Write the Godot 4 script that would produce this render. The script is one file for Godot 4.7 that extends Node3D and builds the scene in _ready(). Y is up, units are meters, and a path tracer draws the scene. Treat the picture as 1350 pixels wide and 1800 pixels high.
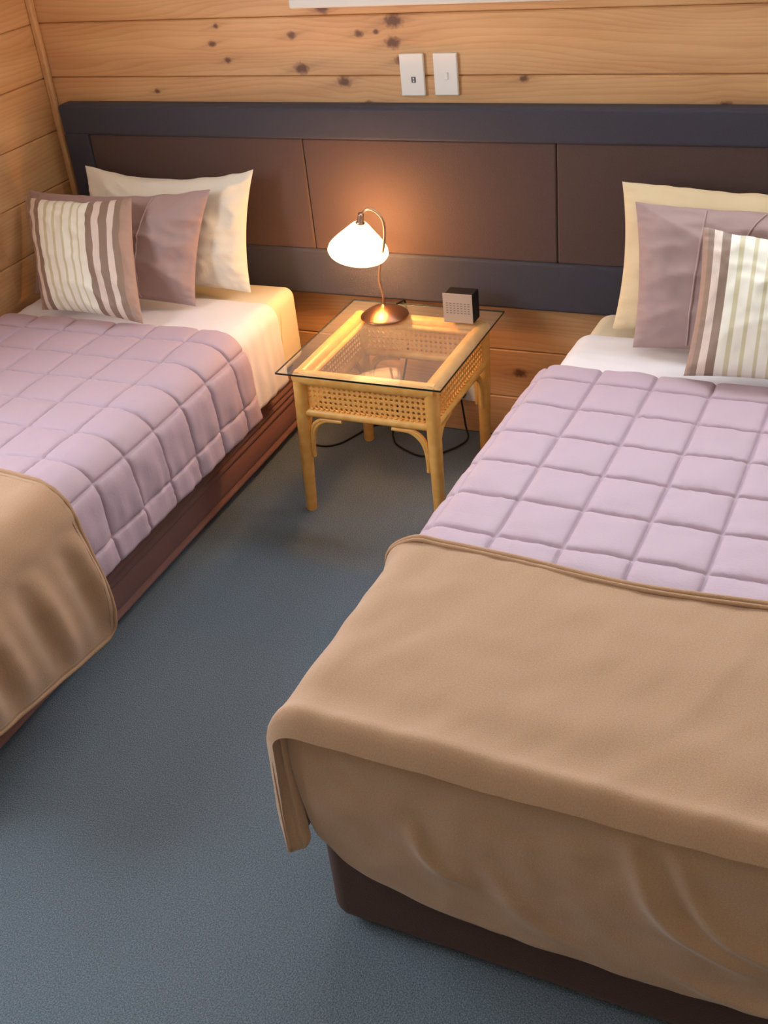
extends Node3D

# ------------------------------------------------------------------ mesh collector
class MB:
	var v := PackedVector3Array()
	var n := PackedVector3Array()
	var t := PackedVector2Array()
	var ix := PackedInt32Array()

	func vert(p: Vector3, nn: Vector3, uv := Vector2.ZERO) -> int:
		v.append(p); n.append(nn); t.append(uv)
		return v.size() - 1

	func tri(a: int, b: int, c: int) -> void:      # wound so that its face agrees with the normals given
		var g := (v[b] - v[a]).cross(v[c] - v[a])
		if g.dot(n[a] + n[b] + n[c]) > 0.0:
			ix.append(a); ix.append(c); ix.append(b)
		else:
			ix.append(a); ix.append(b); ix.append(c)

	func quad(a: int, b: int, c: int, d: int) -> void:
		tri(a, b, c); tri(a, c, d)

	func face(p: Array, nn: Vector3, uvs: Array = []) -> void:
		var k := v.size()
		for i in p.size():
			vert(p[i], nn, uvs[i] if uvs.size() else Vector2.ZERO)
		for i in range(1, p.size() - 1):
			tri(k, k + i, k + i + 1)

	# a smooth patch of (nu+1) x (nv+1) points; side = +1 or -1 turns its normals
	func grid(p: PackedVector3Array, nu: int, nv: int, uv: PackedVector2Array, side: float) -> void:
		var nn := normals(p, nu, nv, side)
		var k := v.size()
		v.append_array(p); n.append_array(nn)
		if uv.size() == p.size():
			t.append_array(uv)
		else:
			var z := PackedVector2Array(); z.resize(p.size()); t.append_array(z)
		var w := nv + 1
		for i in nu:
			for j in nv:
				var a := k + i * w + j
				var b := a + w
				if side > 0:
					ix.append(a); ix.append(b); ix.append(b + 1); ix.append(a); ix.append(b + 1); ix.append(a + 1)
				else:
					ix.append(a); ix.append(b + 1); ix.append(b); ix.append(a); ix.append(a + 1); ix.append(b + 1)

	static func normals(p: PackedVector3Array, nu: int, nv: int, side: float) -> PackedVector3Array:
		var out := PackedVector3Array(); out.resize(p.size())
		var w := nv + 1
		for i in nu + 1:
			var i0 := maxi(i - 1, 0) * w
			var i1 := mini(i + 1, nu) * w
			for j in nv + 1:
				var du := p[i1 + j] - p[i0 + j]
				var dv := p[i * w + mini(j + 1, nv)] - p[i * w + maxi(j - 1, 0)]
				var c := dv.cross(du)
				out[i * w + j] = (c.normalized() if c.length_squared() > 1e-16 else Vector3.UP) * side
		return out

	func tube(path: PackedVector3Array, radii, segs := 10, caps := true) -> void:
		var m := path.size()
		var k := v.size()
		var x := Vector3.ZERO
		for i in m:
			var d := (path[mini(i + 1, m - 1)] - path[maxi(i - 1, 0)]).normalized()
			if i == 0:
				x = d.cross(Vector3.UP if absf(d.y) < 0.9 else Vector3.RIGHT).normalized()
			else:
				x = (x - d * x.dot(d)).normalized()
			var y := d.cross(x)
			var r: float = radii[i] if radii is Array or radii is PackedFloat32Array else radii
			for s in segs:
				var a := TAU * s / segs
				var o := x * cos(a) + y * sin(a)
				vert(path[i] + o * r, o, Vector2(float(s) / segs, i))
		for i in m - 1:
			for s in segs:
				var a := k + i * segs + s
				var b := k + i * segs + (s + 1) % segs
				quad(a, b, b + segs, a + segs)
		if caps:
			for e in [0, m - 1]:
				var d: Vector3 = (path[0] - path[1]).normalized() if e == 0 else (path[m - 1] - path[m - 2]).normalized()
				var ring := []
				for s in segs:
					ring.append(v[k + e * segs + s])
				face(ring, d)

	# turned profile: points (radius, height) about the y axis through origin, smooth
	func lathe(prof: PackedVector2Array, segs := 40, xf := Transform3D()) -> void:
		var m := prof.size()
		var k := v.size()
		for i in m:
			var d := prof[mini(i + 1, m - 1)] - prof[maxi(i - 1, 0)]
			var q := Vector2(d.y, -d.x).normalized()
			for s in segs + 1:
				var a := TAU * s / segs
				var nn := Vector3(cos(a) * q.x, q.y, sin(a) * q.x)
				vert(xf * Vector3(cos(a) * prof[i].x, prof[i].y, sin(a) * prof[i].x), xf.basis * nn, Vector2(float(s) / segs, float(i) / m))
		for i in m - 1:
			for s in segs:
				var a := k + i * (segs + 1) + s
				quad(a, a + 1, a + segs + 2, a + segs + 1)

	func rbox(c: Vector3, size: Vector3, r: float, xf := Transform3D(), steps := 3) -> void:
		var h := size / 2
		var axes := [[0, 1, 2], [1, 2, 0], [2, 0, 1]]
		for ax in axes:
			for sg in [-1.0, 1.0]:
				var cu := stops(h[ax[0]], r, steps)
				var cv := stops(h[ax[1]], r, steps)
				var k := v.size()
				for a in cu:
					for b in cv:
						var p := Vector3.ZERO
						p[ax[0]] = a; p[ax[1]] = b; p[ax[2]] = h[ax[2]] * sg
						var q := p.clamp(-h + Vector3.ONE * r, h - Vector3.ONE * r)
						var d := (p - q).normalized()
						vert(xf * (c + q + d * r), xf.basis * d, Vector2(a, b))
				var w := cv.size()
				for i in cu.size() - 1:
					for j in w - 1:
						quad(k + i * w + j, k + i * w + w + j, k + i * w + w + j + 1, k + i * w + j + 1)

	static func stops(h: float, r: float, steps: int) -> Array:
		var o := []
		for i in steps + 1:
			o.append(-h + r * (1.0 - cos(PI / 2 * i / steps)) if false else -h + r * i / steps)
		for i in steps + 1:
			o.append(h - r + r * i / steps)
		return o

	func box(lo: Vector3, hi: Vector3) -> void:
		for a in 3:
			for sg in [0, 1]:
				var nn := Vector3.ZERO
				nn[a] = 1.0 if sg else -1.0
				var b := (a + 1) % 3
				var c := (a + 2) % 3
				var ps := []
				for q in [[0, 0], [1, 0], [1, 1], [0, 1]]:
					var p := Vector3.ZERO
					p[a] = hi[a] if sg else lo[a]
					p[b] = hi[b] if q[0] else lo[b]
					p[c] = hi[c] if q[1] else lo[c]
					ps.append(p)
				face(ps, nn, [Vector2(ps[0][b], ps[0][c]), Vector2(ps[1][b], ps[1][c]), Vector2(ps[2][b], ps[2][c]), Vector2(ps[3][b], ps[3][c])])

	func mesh() -> ArrayMesh:
		var a := []
		a.resize(Mesh.ARRAY_MAX)
		a[Mesh.ARRAY_VERTEX] = v; a[Mesh.ARRAY_NORMAL] = n; a[Mesh.ARRAY_TEX_UV] = t; a[Mesh.ARRAY_INDEX] = ix
		var m := ArrayMesh.new()
		m.add_surface_from_arrays(Mesh.PRIMITIVE_TRIANGLES, a)
		return m


var M := {}
var names := {}
var crease := FastNoiseLite.new()
var soft := FastNoiseLite.new()

# ------------------------------------------------------------------ scene tree helpers
func numbered(s: String) -> String:
	var k: int = names.get(s, 0)
	names[s] = k + 1
	return s if k == 0 else "%s_%03d" % [s, k]

func part(called: String, mb: MB, mat: Material, parent: Node3D, label := "") -> MeshInstance3D:
	var o := MeshInstance3D.new()
	o.mesh = mb.mesh()
	o.material_override = mat
	if parent == self:
		o.name = numbered(called)
	else:
		o.name = called
	o.cast_shadow = GeometryInstance3D.SHADOW_CASTING_SETTING_ON
	parent.add_child(o, true)
	if label:
		o.set_meta("label", label)
	return o

func thing(called: String, label: String, category: String, at := Vector3.ZERO, turn := 0.0, group := "") -> Node3D:
	var o := Node3D.new()
	o.name = numbered(called)
	add_child(o, true)
	o.position = at
	o.rotation.y = turn
	tag(o, label, category, group)
	return o

func tag(o: Node3D, label: String, category: String, group := "") -> void:
	o.set_meta("label", label)
	o.set_meta("category", category)
	if group:
		o.set_meta("group", group)

func setting(called: String, mb: MB, mat: Material, label := "", category := "") -> MeshInstance3D:
	var o := part(called, mb, mat, self)
	o.set_meta("kind", "structure")
	if label:
		o.set_meta("label", label)
	if category:
		o.set_meta("category", category)
	return o

# ------------------------------------------------------------------ materials
func noise_image(freq: float, sd: int, octaves := 3, size := 256) -> Image:
	var f := FastNoiseLite.new()
	f.noise_type = FastNoiseLite.TYPE_SIMPLEX_SMOOTH
	f.seed = sd
	f.frequency = freq
	f.fractal_octaves = octaves
	return f.get_seamless_image(size, size)

func weave_height(sd: int) -> ImageTexture:
	var im := noise_image(0.09, sd, 4, 256)
	im.convert(Image.FORMAT_RGBA8)
	im.generate_mipmaps()
	return ImageTexture.create_from_image(im)

func speckle(a: Color, b: Color, freq: float, sd: int, octaves := 4, size := 256) -> ImageTexture:
	var im := noise_image(freq, sd, octaves, size)
	im.convert(Image.FORMAT_L8)
	var d := im.get_data()
	var o := PackedByteArray(); o.resize(size * size * 3)
	for i in size * size:
		var c := a.lerp(b, clampf((d[i] / 255.0 - 0.5) * 1.6 + 0.5, 0, 1))
		o[i * 3] = int(c.r * 255); o[i * 3 + 1] = int(c.g * 255); o[i * 3 + 2] = int(c.b * 255)
	return ImageTexture.create_from_image(Image.create_from_data(size, size, false, Image.FORMAT_RGB8, o))

func mat(c: Color, rough := 0.8, metal := 0.0) -> StandardMaterial3D:
	var m := StandardMaterial3D.new()
	m.albedo_color = c
	m.roughness = rough
	m.metallic = metal
	return m

func fabric(c: Color, rough: float, sheen: float, scale: float, relief: float, tex: Texture2D = null) -> StandardMaterial3D:
	var m := mat(c, rough)
	m.rim_enabled = sheen > 0
	m.rim = sheen
	m.rim_tint = 0.6
	if tex:
		m.albedo_texture = tex
	m.heightmap_enabled = true
	m.heightmap_texture = M.weave
	m.heightmap_scale = relief
	m.uv1_triplanar = true
	m.uv1_scale = Vector3.ONE * scale
	return m

# pine board: 2 m of grain along u, one board across v; knots = [[u metres from the left, v 0..1 from the top, radius metres], ...]
func pine(sd: int, knots: Array, base: Color, dark: Color, length := 4.0, width := 1536, height := 96) -> StandardMaterial3D:
	var f := FastNoiseLite.new()
	f.seed = sd; f.frequency = 1.0; f.noise_type = FastNoiseLite.TYPE_SIMPLEX_SMOOTH; f.fractal_octaves = 2
	var g := FastNoiseLite.new()
	g.seed = sd + 50; g.frequency = 1.0; g.noise_type = FastNoiseLite.TYPE_SIMPLEX_SMOOTH; g.fractal_octaves = 3
	var o := PackedByteArray(); o.resize(width * height * 3)
	var knot_c := Color(0.40, 0.255, 0.175)
	for i in width:
		var x := length * i / width
		var wander := f.get_noise_2d(x * 0.55, 3.0) * 0.05
		var near := []
		for k in knots:
			if absf(k[0] - x) < 0.16 + k[2] * 3:
				near.append(k)
		for j in height:
			var y := 0.165 * j / height
			var bend := 0.0
			var kd := 0.0
			for k in near:
				var dx: float = x - k[0]
				var dy: float = y - k[1] * 0.165
				var rr: float = k[2] * 0.85
				var d2 := dx * dx / (1.5 * 1.5) + dy * dy
				bend += signf(dy) * rr * 1.1 * exp(-(dx * dx) / (rr * rr * 14.0)) * exp(-absf(dy) / (rr * 3.0))
				var q := sqrt(d2) / rr + 0.35 * g.get_noise_2d(x * 60, y * 60)
				kd = maxf(kd, clampf(1.45 - q, 0, 0.9))
				kd = maxf(kd, 0.42 * exp(-absf(dy + dx * 0.22) / (rr * 0.8)) * exp(-absf(dx) / (rr * 4.0)))
			var s := (y - bend + wander) * 62.0 + 1.6 * f.get_noise_2d(x * 0.9, y * 9.0)
			var ring := s - floorf(s)
			ring = ring * ring * (1.0 - smoothstep(0.86, 1.0, ring))
			var fine := g.get_noise_2d(x * 9.0, y * 420.0)
			var blot := f.get_noise_2d(x * 1.4 + 40, y * 8.0)
			var c := base.lerp(dark, clampf(0.25 + ring * 0.42 + fine * 0.16 + blot * 0.40, 0, 1))
			c = c.lerp(knot_c, kd)
			var a := (j * width + i) * 3
			o[a] = int(clampf(c.r, 0, 1) * 255); o[a + 1] = int(clampf(c.g, 0, 1) * 255); o[a + 2] = int(clampf(c.b, 0, 1) * 255)
	var m := mat(Color.WHITE, 0.42)
	m.albedo_texture = ImageTexture.create_from_image(Image.create_from_data(width, height, false, Image.FORMAT_RGB8, o))
	return m

# ------------------------------------------------------------------ boards
const GROOVE := [-0.019, 0.146, 0.311, 0.476, 0.641, 0.806, 0.971, 1.137, 1.302, 1.467, 1.632, 1.797, 1.962, 2.127, 2.292, 2.457]

# one board on the plane z = 0 from x0 to x1, y0 to y1, its long front edges chamfered to a V joint; u runs from ux
func board(x0: float, x1: float, y0: float, y1: float, ux: float, full0: float, full1: float) -> MB:
	var b := MB.new()
	var c := 0.0045
	var th := 0.012
	var prof := [[y0 + 0.0006, -th], [y0 + 0.0006, -c], [y0 + c, 0.0], [y1 - c, 0.0], [y1 - 0.0006, -c], [y1 - 0.0006, -th]]
	for i in prof.size() - 1:
		var a: Array = prof[i]
		var d: Array = prof[i + 1]
		var nn := Vector3(0, -(d[1] - a[1]), d[0] - a[0]).normalized()
		if i == 0: nn = Vector3.DOWN
		if i == prof.size() - 2: nn = Vector3.UP
		var va := clampf((full1 - a[0]) / (full1 - full0), 0.01, 0.99)
		var vd := clampf((full1 - d[0]) / (full1 - full0), 0.01, 0.99)
		b.face([Vector3(x0, a[0], a[1]), Vector3(x1, a[0], a[1]), Vector3(x1, d[0], d[1]), Vector3(x0, d[0], d[1])], nn,
			[Vector2((x0 - ux) / 4.0, va), Vector2((x1 - ux) / 4.0, va), Vector2((x1 - ux) / 4.0, vd), Vector2((x0 - ux) / 4.0, vd)])
	for x in [x0, x1]:
		var ps := []
		var us := []
		for q in prof:
			ps.append(Vector3(x, q[0], q[1])); us.append(Vector2((x - ux) / 4.0, 0.5))
		b.face(ps, Vector3.LEFT if x == x0 else Vector3.RIGHT, us)
	return b

# the boards of one wall as its children; hole = [from, to, bottom, top] along the wall, or []
func clad(wall: Node3D, xf: Transform3D, x0: float, x1: float, hole: Array, mats: Array) -> void:
	for k in GROOVE.size() - 1:
		var y0: float = maxf(GROOVE[k], 0.0)
		var y1: float = minf(GROOVE[k + 1], 2.45)
		var runs := [[x0, x1, y0, y1]]
		if hole.size() and y1 > hole[2] and y0 < hole[3]:
			runs = [[x0, hole[0], y0, y1], [hole[1], x1, y0, y1]]
			if y0 < hole[2] - 0.006: runs.append([hole[0], hole[1], y0, hole[2]])
			if y1 > hole[3] + 0.006: runs.append([hole[0], hole[1], hole[3], y1])
		for r in runs:
			var o := part("plank", board(r[0], r[1], r[2], r[3], x0, GROOVE[k], GROOVE[k + 1]), mats[k % mats.size()], wall)
			o.transform = xf

# ------------------------------------------------------------------ cloth
# A sheet on the surface p(u, v) -> [Vector3 point, Vector3 outward]; lift(u, v) is its height above it, falling to nothing at the rims.
func cloth(mb: MB, nu: int, nv: int, p: Callable, lift: Callable, us := PackedFloat32Array(), vs := PackedFloat32Array()) -> void:
	if us.size() == 0:
		for i in nu + 1: us.append(float(i) / nu)
	if vs.size() == 0:
		for j in nv + 1: vs.append(float(j) / nv)
	nu = us.size() - 1
	nv = vs.size() - 1
	var outer := PackedVector3Array(); outer.resize((nu + 1) * (nv + 1))
	var inner := PackedVector3Array(); inner.resize((nu + 1) * (nv + 1))
	var uv := PackedVector2Array(); uv.resize((nu + 1) * (nv + 1))
	for i in nu + 1:
		for j in nv + 1:
			var q: Array = p.call(us[i], vs[j])
			var k := i * (nv + 1) + j
			inner[k] = q[0]
			outer[k] = q[0] + q[1] * lift.call(us[i], vs[j])
			uv[k] = Vector2(us[i], vs[j])
	var mid := (nu / 2) * (nv + 1) + nv / 2
	var q0: Array = p.call(us[nu / 2], vs[nv / 2])
	var nn := MB.normals(inner, nu, nv, 1.0)[mid]
	var side: float = 1.0 if nn.dot(q0[1]) > 0 else -1.0
	mb.grid(outer, nu, nv, uv, side)
	mb.grid(inner, nu, nv, uv, -side)

# across-the-bed profile by arc length: flat top between xl and xr at height h, round shoulders of radius r, hanging sides
func over_bed(s: float, xl: float, xr: float, h: float, r: float, flare: float) -> Array:
	var flat := xr - xl - 2 * r
	var q := r * PI / 2
	var a := absf(s - flat / 2) - flat / 2
	var sg := signf(s - flat / 2)
	var cx := (xl + xr) / 2
	if a <= 0:
		return [Vector2(xl + r + s, h), Vector2(0, 1)]
	if a < q:
		var t := a / r
		return [Vector2(cx + sg * (flat / 2 + r * sin(t)), h - r + r * cos(t)), Vector2(sg * sin(t), cos(t))]
	var d := a - q
	return [Vector2(cx + sg * (flat / 2 + r + d * flare), h - r - d), Vector2(sg, flare).normalized()]

func rim_up(u: float, v: float, lu: float, lv: float, w: float) -> float:     # 0 at the rims, 1 further in than w
	var d := minf(minf(u, 1 - u) * lu, minf(v, 1 - v) * lv)
	if d >= w: return 1.0
	var k := 1.0 - d / w
	return sqrt(maxf(0.0, 1.0 - k * k))

# stuffed cushion between four corners (top left, top right, bottom right, bottom left)
func cushion(c: Array, front: float, back: float, pinch: float, sag: float, sd: int, wrinkle := 0.004, full := 0.62, n := 56) -> Array:
	var tl: Vector3 = c[0]
	var tr: Vector3 = c[1]
	var br: Vector3 = c[2]
	var bl: Vector3 = c[3]
	var nrm := (tr - tl).cross(tl - bl).normalized()
	if nrm.z < 0: nrm = -nrm
	var mb := MB.new()
	var pf := PackedVector3Array(); pf.resize((n + 1) * (n + 1))
	var pb := PackedVector3Array(); pb.resize((n + 1) * (n + 1))
	var uv := PackedVector2Array(); uv.resize((n + 1) * (n + 1))
	for i in n + 1:
		var u := 0.5 - 0.5 * cos(PI * i / n)
		u = lerpf(float(i) / n, u, 0.6)
		for j in n + 1:
			var v := lerpf(float(j) / n, 0.5 - 0.5 * cos(PI * j / n), 0.6)
			var a := 2 * u - 1
			var b := 2 * v - 1
			var pu := u - a * absf(a) * pinch * (1 - b * b)
			var pv := v - b * absf(b) * pinch * (1 - a * a)
			pv += sag * (1 - v) * (1 - a * a) + 0.012 * (1 - v) * soft.get_noise_2d(u * 5.0, sd * 9.0)
			var p := tl.lerp(tr, pu).lerp(bl.lerp(br, pu), pv)
			var e := (1 - pow(absf(a), 2.6)) * (1 - pow(absf(b), 2.6))
			var t := pow(maxf(e, 0), full)
			var w := wrinkle * (crease.get_noise_3d(u * 2.2, v * 2.6, sd) * 1.6 + 0.6 * soft.get_noise_3d(u * 9, v * 5, sd)) * minf(1, e * 5)
			var pk := 0.0025 * sin(u * 96 + sd + 3.0 * soft.get_noise_2d(u * 6, sd)) * exp(-pow((1 - absf(b)) * 13, 1.0)) * minf(1, e * 30)
			pk += 0.0025 * sin(v * 90 + sd + 3.0 * soft.get_noise_2d(v * 6, sd + 7)) * exp(-pow((1 - absf(a)) * 13, 1.0)) * minf(1, e * 30)
			var k := i * (n + 1) + j
			pf[k] = p + nrm * (front * t + w + pk)
			pb[k] = p - nrm * (back * t)
			uv[k] = Vector2(u, v)
	var nn := MB.normals(pf, n, n, 1.0)[(n / 2) * (n + 1) + n / 2]
	var side: float = 1.0 if nn.dot(nrm) > 0 else -1.0
	mb.grid(pf, n, n, uv, side)
	mb.grid(pb, n, n, uv, -side)
	return [mb, pf, n, nrm]

func on_cushion(c: Array, u: float, v: float, up: float) -> Vector3:
	var n: int = c[2]
	var pf: PackedVector3Array = c[1]
	var i := spaced(u, n)
	var j := spaced(v, n)
	var i0 := mini(int(i), n - 1)
	var j0 := mini(int(j), n - 1)
	var w := n + 1
	var a := pf[i0 * w + j0].lerp(pf[i0 * w + j0 + 1], j - j0)
	var b := pf[(i0 + 1) * w + j0].lerp(pf[(i0 + 1) * w + j0 + 1], j - j0)
	return a.lerp(b, i - i0) + c[3] * up

# the cushion's grid is spaced towards its rims: the (fractional) row at q
func spaced(q: float, n: int) -> float:
	for i in n:
		var a := lerpf(float(i) / n, 0.5 - 0.5 * cos(PI * i / n), 0.6)
		var b := lerpf(float(i + 1) / n, 0.5 - 0.5 * cos(PI * (i + 1) / n), 0.6)
		if q <= b:
			return i + (q - a) / (b - a)
	return n

func smooth_path(pts: Array, per := 8) -> PackedVector3Array:
	var o := PackedVector3Array()
	for i in pts.size() - 1:
		var a: Vector3 = pts[maxi(i - 1, 0)]
		var b: Vector3 = pts[i]
		var c: Vector3 = pts[i + 1]
		var d: Vector3 = pts[mini(i + 2, pts.size() - 1)]
		for k in per:
			o.append(b.cubic_interpolate(c, a, d, float(k) / per))
	o.append(pts[-1])
	return o

# ------------------------------------------------------------------ everything
func _ready() -> void:
	var cam := Camera3D.new()
	cam.name = "camera"
	cam.position = Vector3(0.9025, 1.8483, 3.0914)
	cam.rotation = Vector3(-0.571075, 0.47372, -0.11446)
	cam.fov = 48.605
	cam.near = 0.02
	add_child(cam)
	cam.current = true

	var env := Environment.new()
	env.background_mode = Environment.BG_SKY
	var sky := Sky.new()
	var sm := ProceduralSkyMaterial.new()
	sm.sky_top_color = Color(0.90, 0.95, 1.0)
	sm.sky_horizon_color = Color(0.90, 0.95, 1.0)
	sm.ground_bottom_color = Color(0.30, 0.31, 0.27)
	sm.ground_horizon_color = Color(0.45, 0.47, 0.44)
	sky.sky_material = sm
	env.sky = sky
	env.background_energy_multiplier = 5.5
	env.tonemap_mode = Environment.TONE_MAPPER_LINEAR
	env.tonemap_exposure = 1.03
	env.sdfgi_enabled = true
	env.ssao_enabled = true
	env.ssil_enabled = true
	var we := WorldEnvironment.new()
	we.name = "surroundings"
	we.environment = env
	add_child(we)
	# daylight that enters by the two windows
	daylight("daylight_head_window", Vector3(0.45, 1.80, -0.13), Vector3(0.45, 1.35, 1.0), Vector2(2.3, 0.85), 1.6)
	daylight("daylight_side_window", Vector3(-1.86, 1.55, 2.0), Vector3(-0.5, 1.0, 1.9), Vector2(1.3, 0.95), 2.5)

	crease.seed = 5; crease.frequency = 1.0; crease.noise_type = FastNoiseLite.TYPE_SIMPLEX_SMOOTH
	crease.fractal_type = FastNoiseLite.FRACTAL_RIDGED; crease.fractal_octaves = 2
	soft.seed = 11; soft.frequency = 1.0; soft.noise_type = FastNoiseLite.TYPE_SIMPLEX_SMOOTH; soft.fractal_octaves = 2
	make_materials()
	build_room()
	build_headboard()
	build_right_bed()
	build_left_bed()
	build_table()
	build_pillows()
	build_lamp()
	build_smalls()

func daylight(called: String, at: Vector3, to: Vector3, size: Vector2, energy: float) -> void:
	var l := AreaLight3D.new()
	l.name = called
	l.area_size = size
	l.area_normalize_energy = false
	l.light_energy = energy
	l.light_color = Color(0.95, 0.97, 1.0)
	l.area_range = 14.0
	l.shadow_enabled = true
	add_child(l)
	l.look_at_from_position(at, to, Vector3.UP)

func make_materials() -> void:
	M.weave = weave_height(3)
	M.pile = speckle(Color.BLACK, Color.WHITE, 0.09, 22, 3, 512)
	M.carpet = fabric(Color.WHITE, 0.95, 0.2, 5.0, 0.11, speckle(Color(0.285, 0.35, 0.40), Color(0.475, 0.525, 0.565), 0.09, 21, 4, 512))
	M.carpet.heightmap_texture = M.pile
	M.frame_cloth = fabric(Color(0.235, 0.235, 0.285), 0.85, 0.25, 9.0, 0.08)
	M.panel_cloth = fabric(Color(0.315, 0.245, 0.235), 0.85, 0.3, 9.0, 0.1)
	M.quilt = fabric(Color(0.71, 0.62, 0.668), 0.62, 0.35, 6.0, 0.03)
	M.sheet = fabric(Color(0.90, 0.88, 0.89), 0.7, 0.15, 6.0, 0.03)
	M.fitted = fabric(Color(0.90, 0.85, 0.74), 0.75, 0.15, 6.0, 0.03)
	M.blanket = fabric(Color.WHITE, 0.92, 0.55, 9.0, 0.035, speckle(Color(0.645, 0.50, 0.375), Color(0.71, 0.565, 0.435), 0.12, 31))
	M.blanket_hem = fabric(Color(0.66, 0.515, 0.385), 0.9, 0.5, 8.0, 0.08)
	M.valance = fabric(Color(0.47, 0.33, 0.31), 0.8, 0.45, 8.0, 0.05)
	M.suede = fabric(Color(0.26, 0.165, 0.135), 0.9, 0.5, 8.0, 0.08)
	M.pillow_white = fabric(Color(0.90, 0.87, 0.81), 0.75, 0.15, 6.0, 0.04)
	M.pillow_cream = fabric(Color(0.90, 0.82, 0.67), 0.75, 0.15, 6.0, 0.04)
	M.mauve = fabric(Color(0.665, 0.56, 0.55), 0.6, 0.4, 6.0, 0.03)
	M.mauve_seam = fabric(Color(0.70, 0.595, 0.585), 0.55, 0.4, 6.0, 0.02)
	M.stripes = mat(Color.WHITE, 0.55)
	M.stripes.albedo_texture = stripe_texture()
	M.stripes.rim_enabled = true; M.stripes.rim = 0.3; M.stripes.rim_tint = 0.6
	M.cane_pole = fabric(Color.WHITE, 0.34, 0.0, 4.0, 0.004, speckle(Color(0.92, 0.67, 0.33), Color(0.96, 0.75, 0.42), 0.02, 41, 2))
	M.cane_weave = fabric(Color.WHITE, 0.42, 0.0, 9.0, 0.05, speckle(Color(0.93, 0.66, 0.33), Color(0.97, 0.75, 0.42), 0.06, 43))
	M.bronze = mat(Color(0.62, 0.47, 0.38), 0.3, 0.95)
	M.nickel = mat(Color(0.76, 0.66, 0.58), 0.3, 0.95)
	M.plastic = mat(Color(0.95, 0.93, 0.90), 0.4)
	M.plastic_grey = mat(Color(0.38, 0.38, 0.40), 0.5)
	M.cable = mat(Color(0.05, 0.05, 0.05), 0.55)
	M.black = mat(Color(0.06, 0.05, 0.055), 0.6)
	M.paper = mat(Color(0.72, 0.66, 0.60), 0.8)
	M.ink = mat(Color(0.50, 0.45, 0.42), 0.8)
	M.white_paint = mat(Color(0.90, 0.90, 0.89), 0.5)
	M.ceiling = mat(Color(0.93, 0.90, 0.84), 0.85)
	M.glass = mat(Color(0.95, 0.98, 0.96, 0.05), 0.02)
	M.glass.transparency = BaseMaterial3D.TRANSPARENCY_ALPHA
	M.glass.metallic_specular = 0.3
	M.glass_rim = mat(Color(0.10, 0.14, 0.12), 0.15)
	M.pane = mat(Color(1, 1, 1, 0.04), 0.02)
	M.pane.transparency = BaseMaterial3D.TRANSPARENCY_ALPHA
	M.shade = mat(Color(1.0, 0.95, 0.86), 0.3)
	M.shade.emission_enabled = true
	M.shade.emission = Color(1.0, 0.86, 0.66)
	M.shade.emission_energy_multiplier = 2.4
	M.bulb = mat(Color.WHITE, 0.3)
	M.bulb.emission_enabled = true
	M.bulb.emission = Color(1.0, 0.80, 0.55)
	M.bulb.emission_energy_multiplier = 3.0
	var b := Color(0.89, 0.71, 0.51)
	var d := Color(0.775, 0.56, 0.37)
	var x := -1.74
	M.pine_a = pine(1, [[x * -1 - 0.106, 0.05, 0.009], [1.74 - 0.651, 0.085, 0.015], [1.74 - 0.576, 0.49, 0.014], [1.74 + 0.434, 0.5, 0.018], [1.74 - 1.31, 0.25, 0.007], [3.4, 0.4, 0.012]], b, d)
	M.pine_b = pine(2, [[1.74 - 1.058, 0.12, 0.007], [1.74 - 1.080, 0.42, 0.009], [1.74 - 1.034, 0.71, 0.009], [1.74 - 0.805, 0.30, 0.011], [1.74 - 0.786, 0.86, 0.017],
		[1.74 - 0.536, 0.27, 0.007], [1.74 - 0.480, 0.10, 0.020], [1.74 - 0.486, 0.45, 0.017], [1.74 - 0.59, 0.30, 0.010], [1.74 - 0.462, 0.74, 0.016], [3.3, 0.6, 0.013]], b, d)
	M.pine_c = pine(3, [[1.74 - 0.697, 0.885, 0.014], [0.4, 0.3, 0.012], [1.3, 0.7, 0.01], [2.4, 0.4, 0.014], [3.5, 0.55, 0.012]], b, d)
	M.pine_d = pine(4, [[1.74 - 0.147, 0.46, 0.016], [0.55, 0.6, 0.012], [2.3, 0.3, 0.012], [3.2, 0.7, 0.013]], b, d)
	M.pine_plain = pine(5, [[0.5, 0.5, 0.012], [1.9, 0.4, 0.012], [3.0, 0.6, 0.013]], b, d)

func stripe_texture() -> ImageTexture:
	var w := 512
	var h := 64
	var pink := Color(0.84, 0.735, 0.69)
	var taupe := Color(0.57, 0.475, 0.415)
	var cream := Color(0.96, 0.95, 0.90)
	var olive := Color(0.84, 0.81, 0.68)
	var pale := Color(0.66, 0.54, 0.485)
	var s := [[0.035, pale], [0.075, taupe], [0.125, pink], [0.18, taupe], [0.235, cream], [0.265, olive], [0.325, cream], [0.35, olive], [0.41, cream], [0.432, olive], [0.49, cream], [0.51, olive],
		[0.56, cream], [0.575, olive], [0.64, cream], [0.70, taupe], [0.755, pink], [0.825, taupe], [0.875, pink], [0.93, taupe], [1.01, pale]]
	var im := Image.create(w, h, false, Image.FORMAT_RGB8)
	for i in w:
		var u := (i + 0.5) / w
		var c: Color = s[-1][1]
		var from := 0.0
		for q in s:
			if u < q[0]:
				c = q[1]
				if c == pink:                       # satin stripe: fine paler threads
					c = c.lerp(cream, 0.35 + 0.35 * sin((u - from) * 900.0))
				break
			from = q[0]
		for j in h:
			im.set_pixel(i, j, c.darkened(0.04 * ((j + i) % 2)))
	return ImageTexture.create_from_image(im)

# ------------------------------------------------------------------ room
const HOLE := [-0.76, 1.66, 1.338, 2.292]
const SIDE := [1.30, 2.70, 1.03, 2.06]

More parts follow.
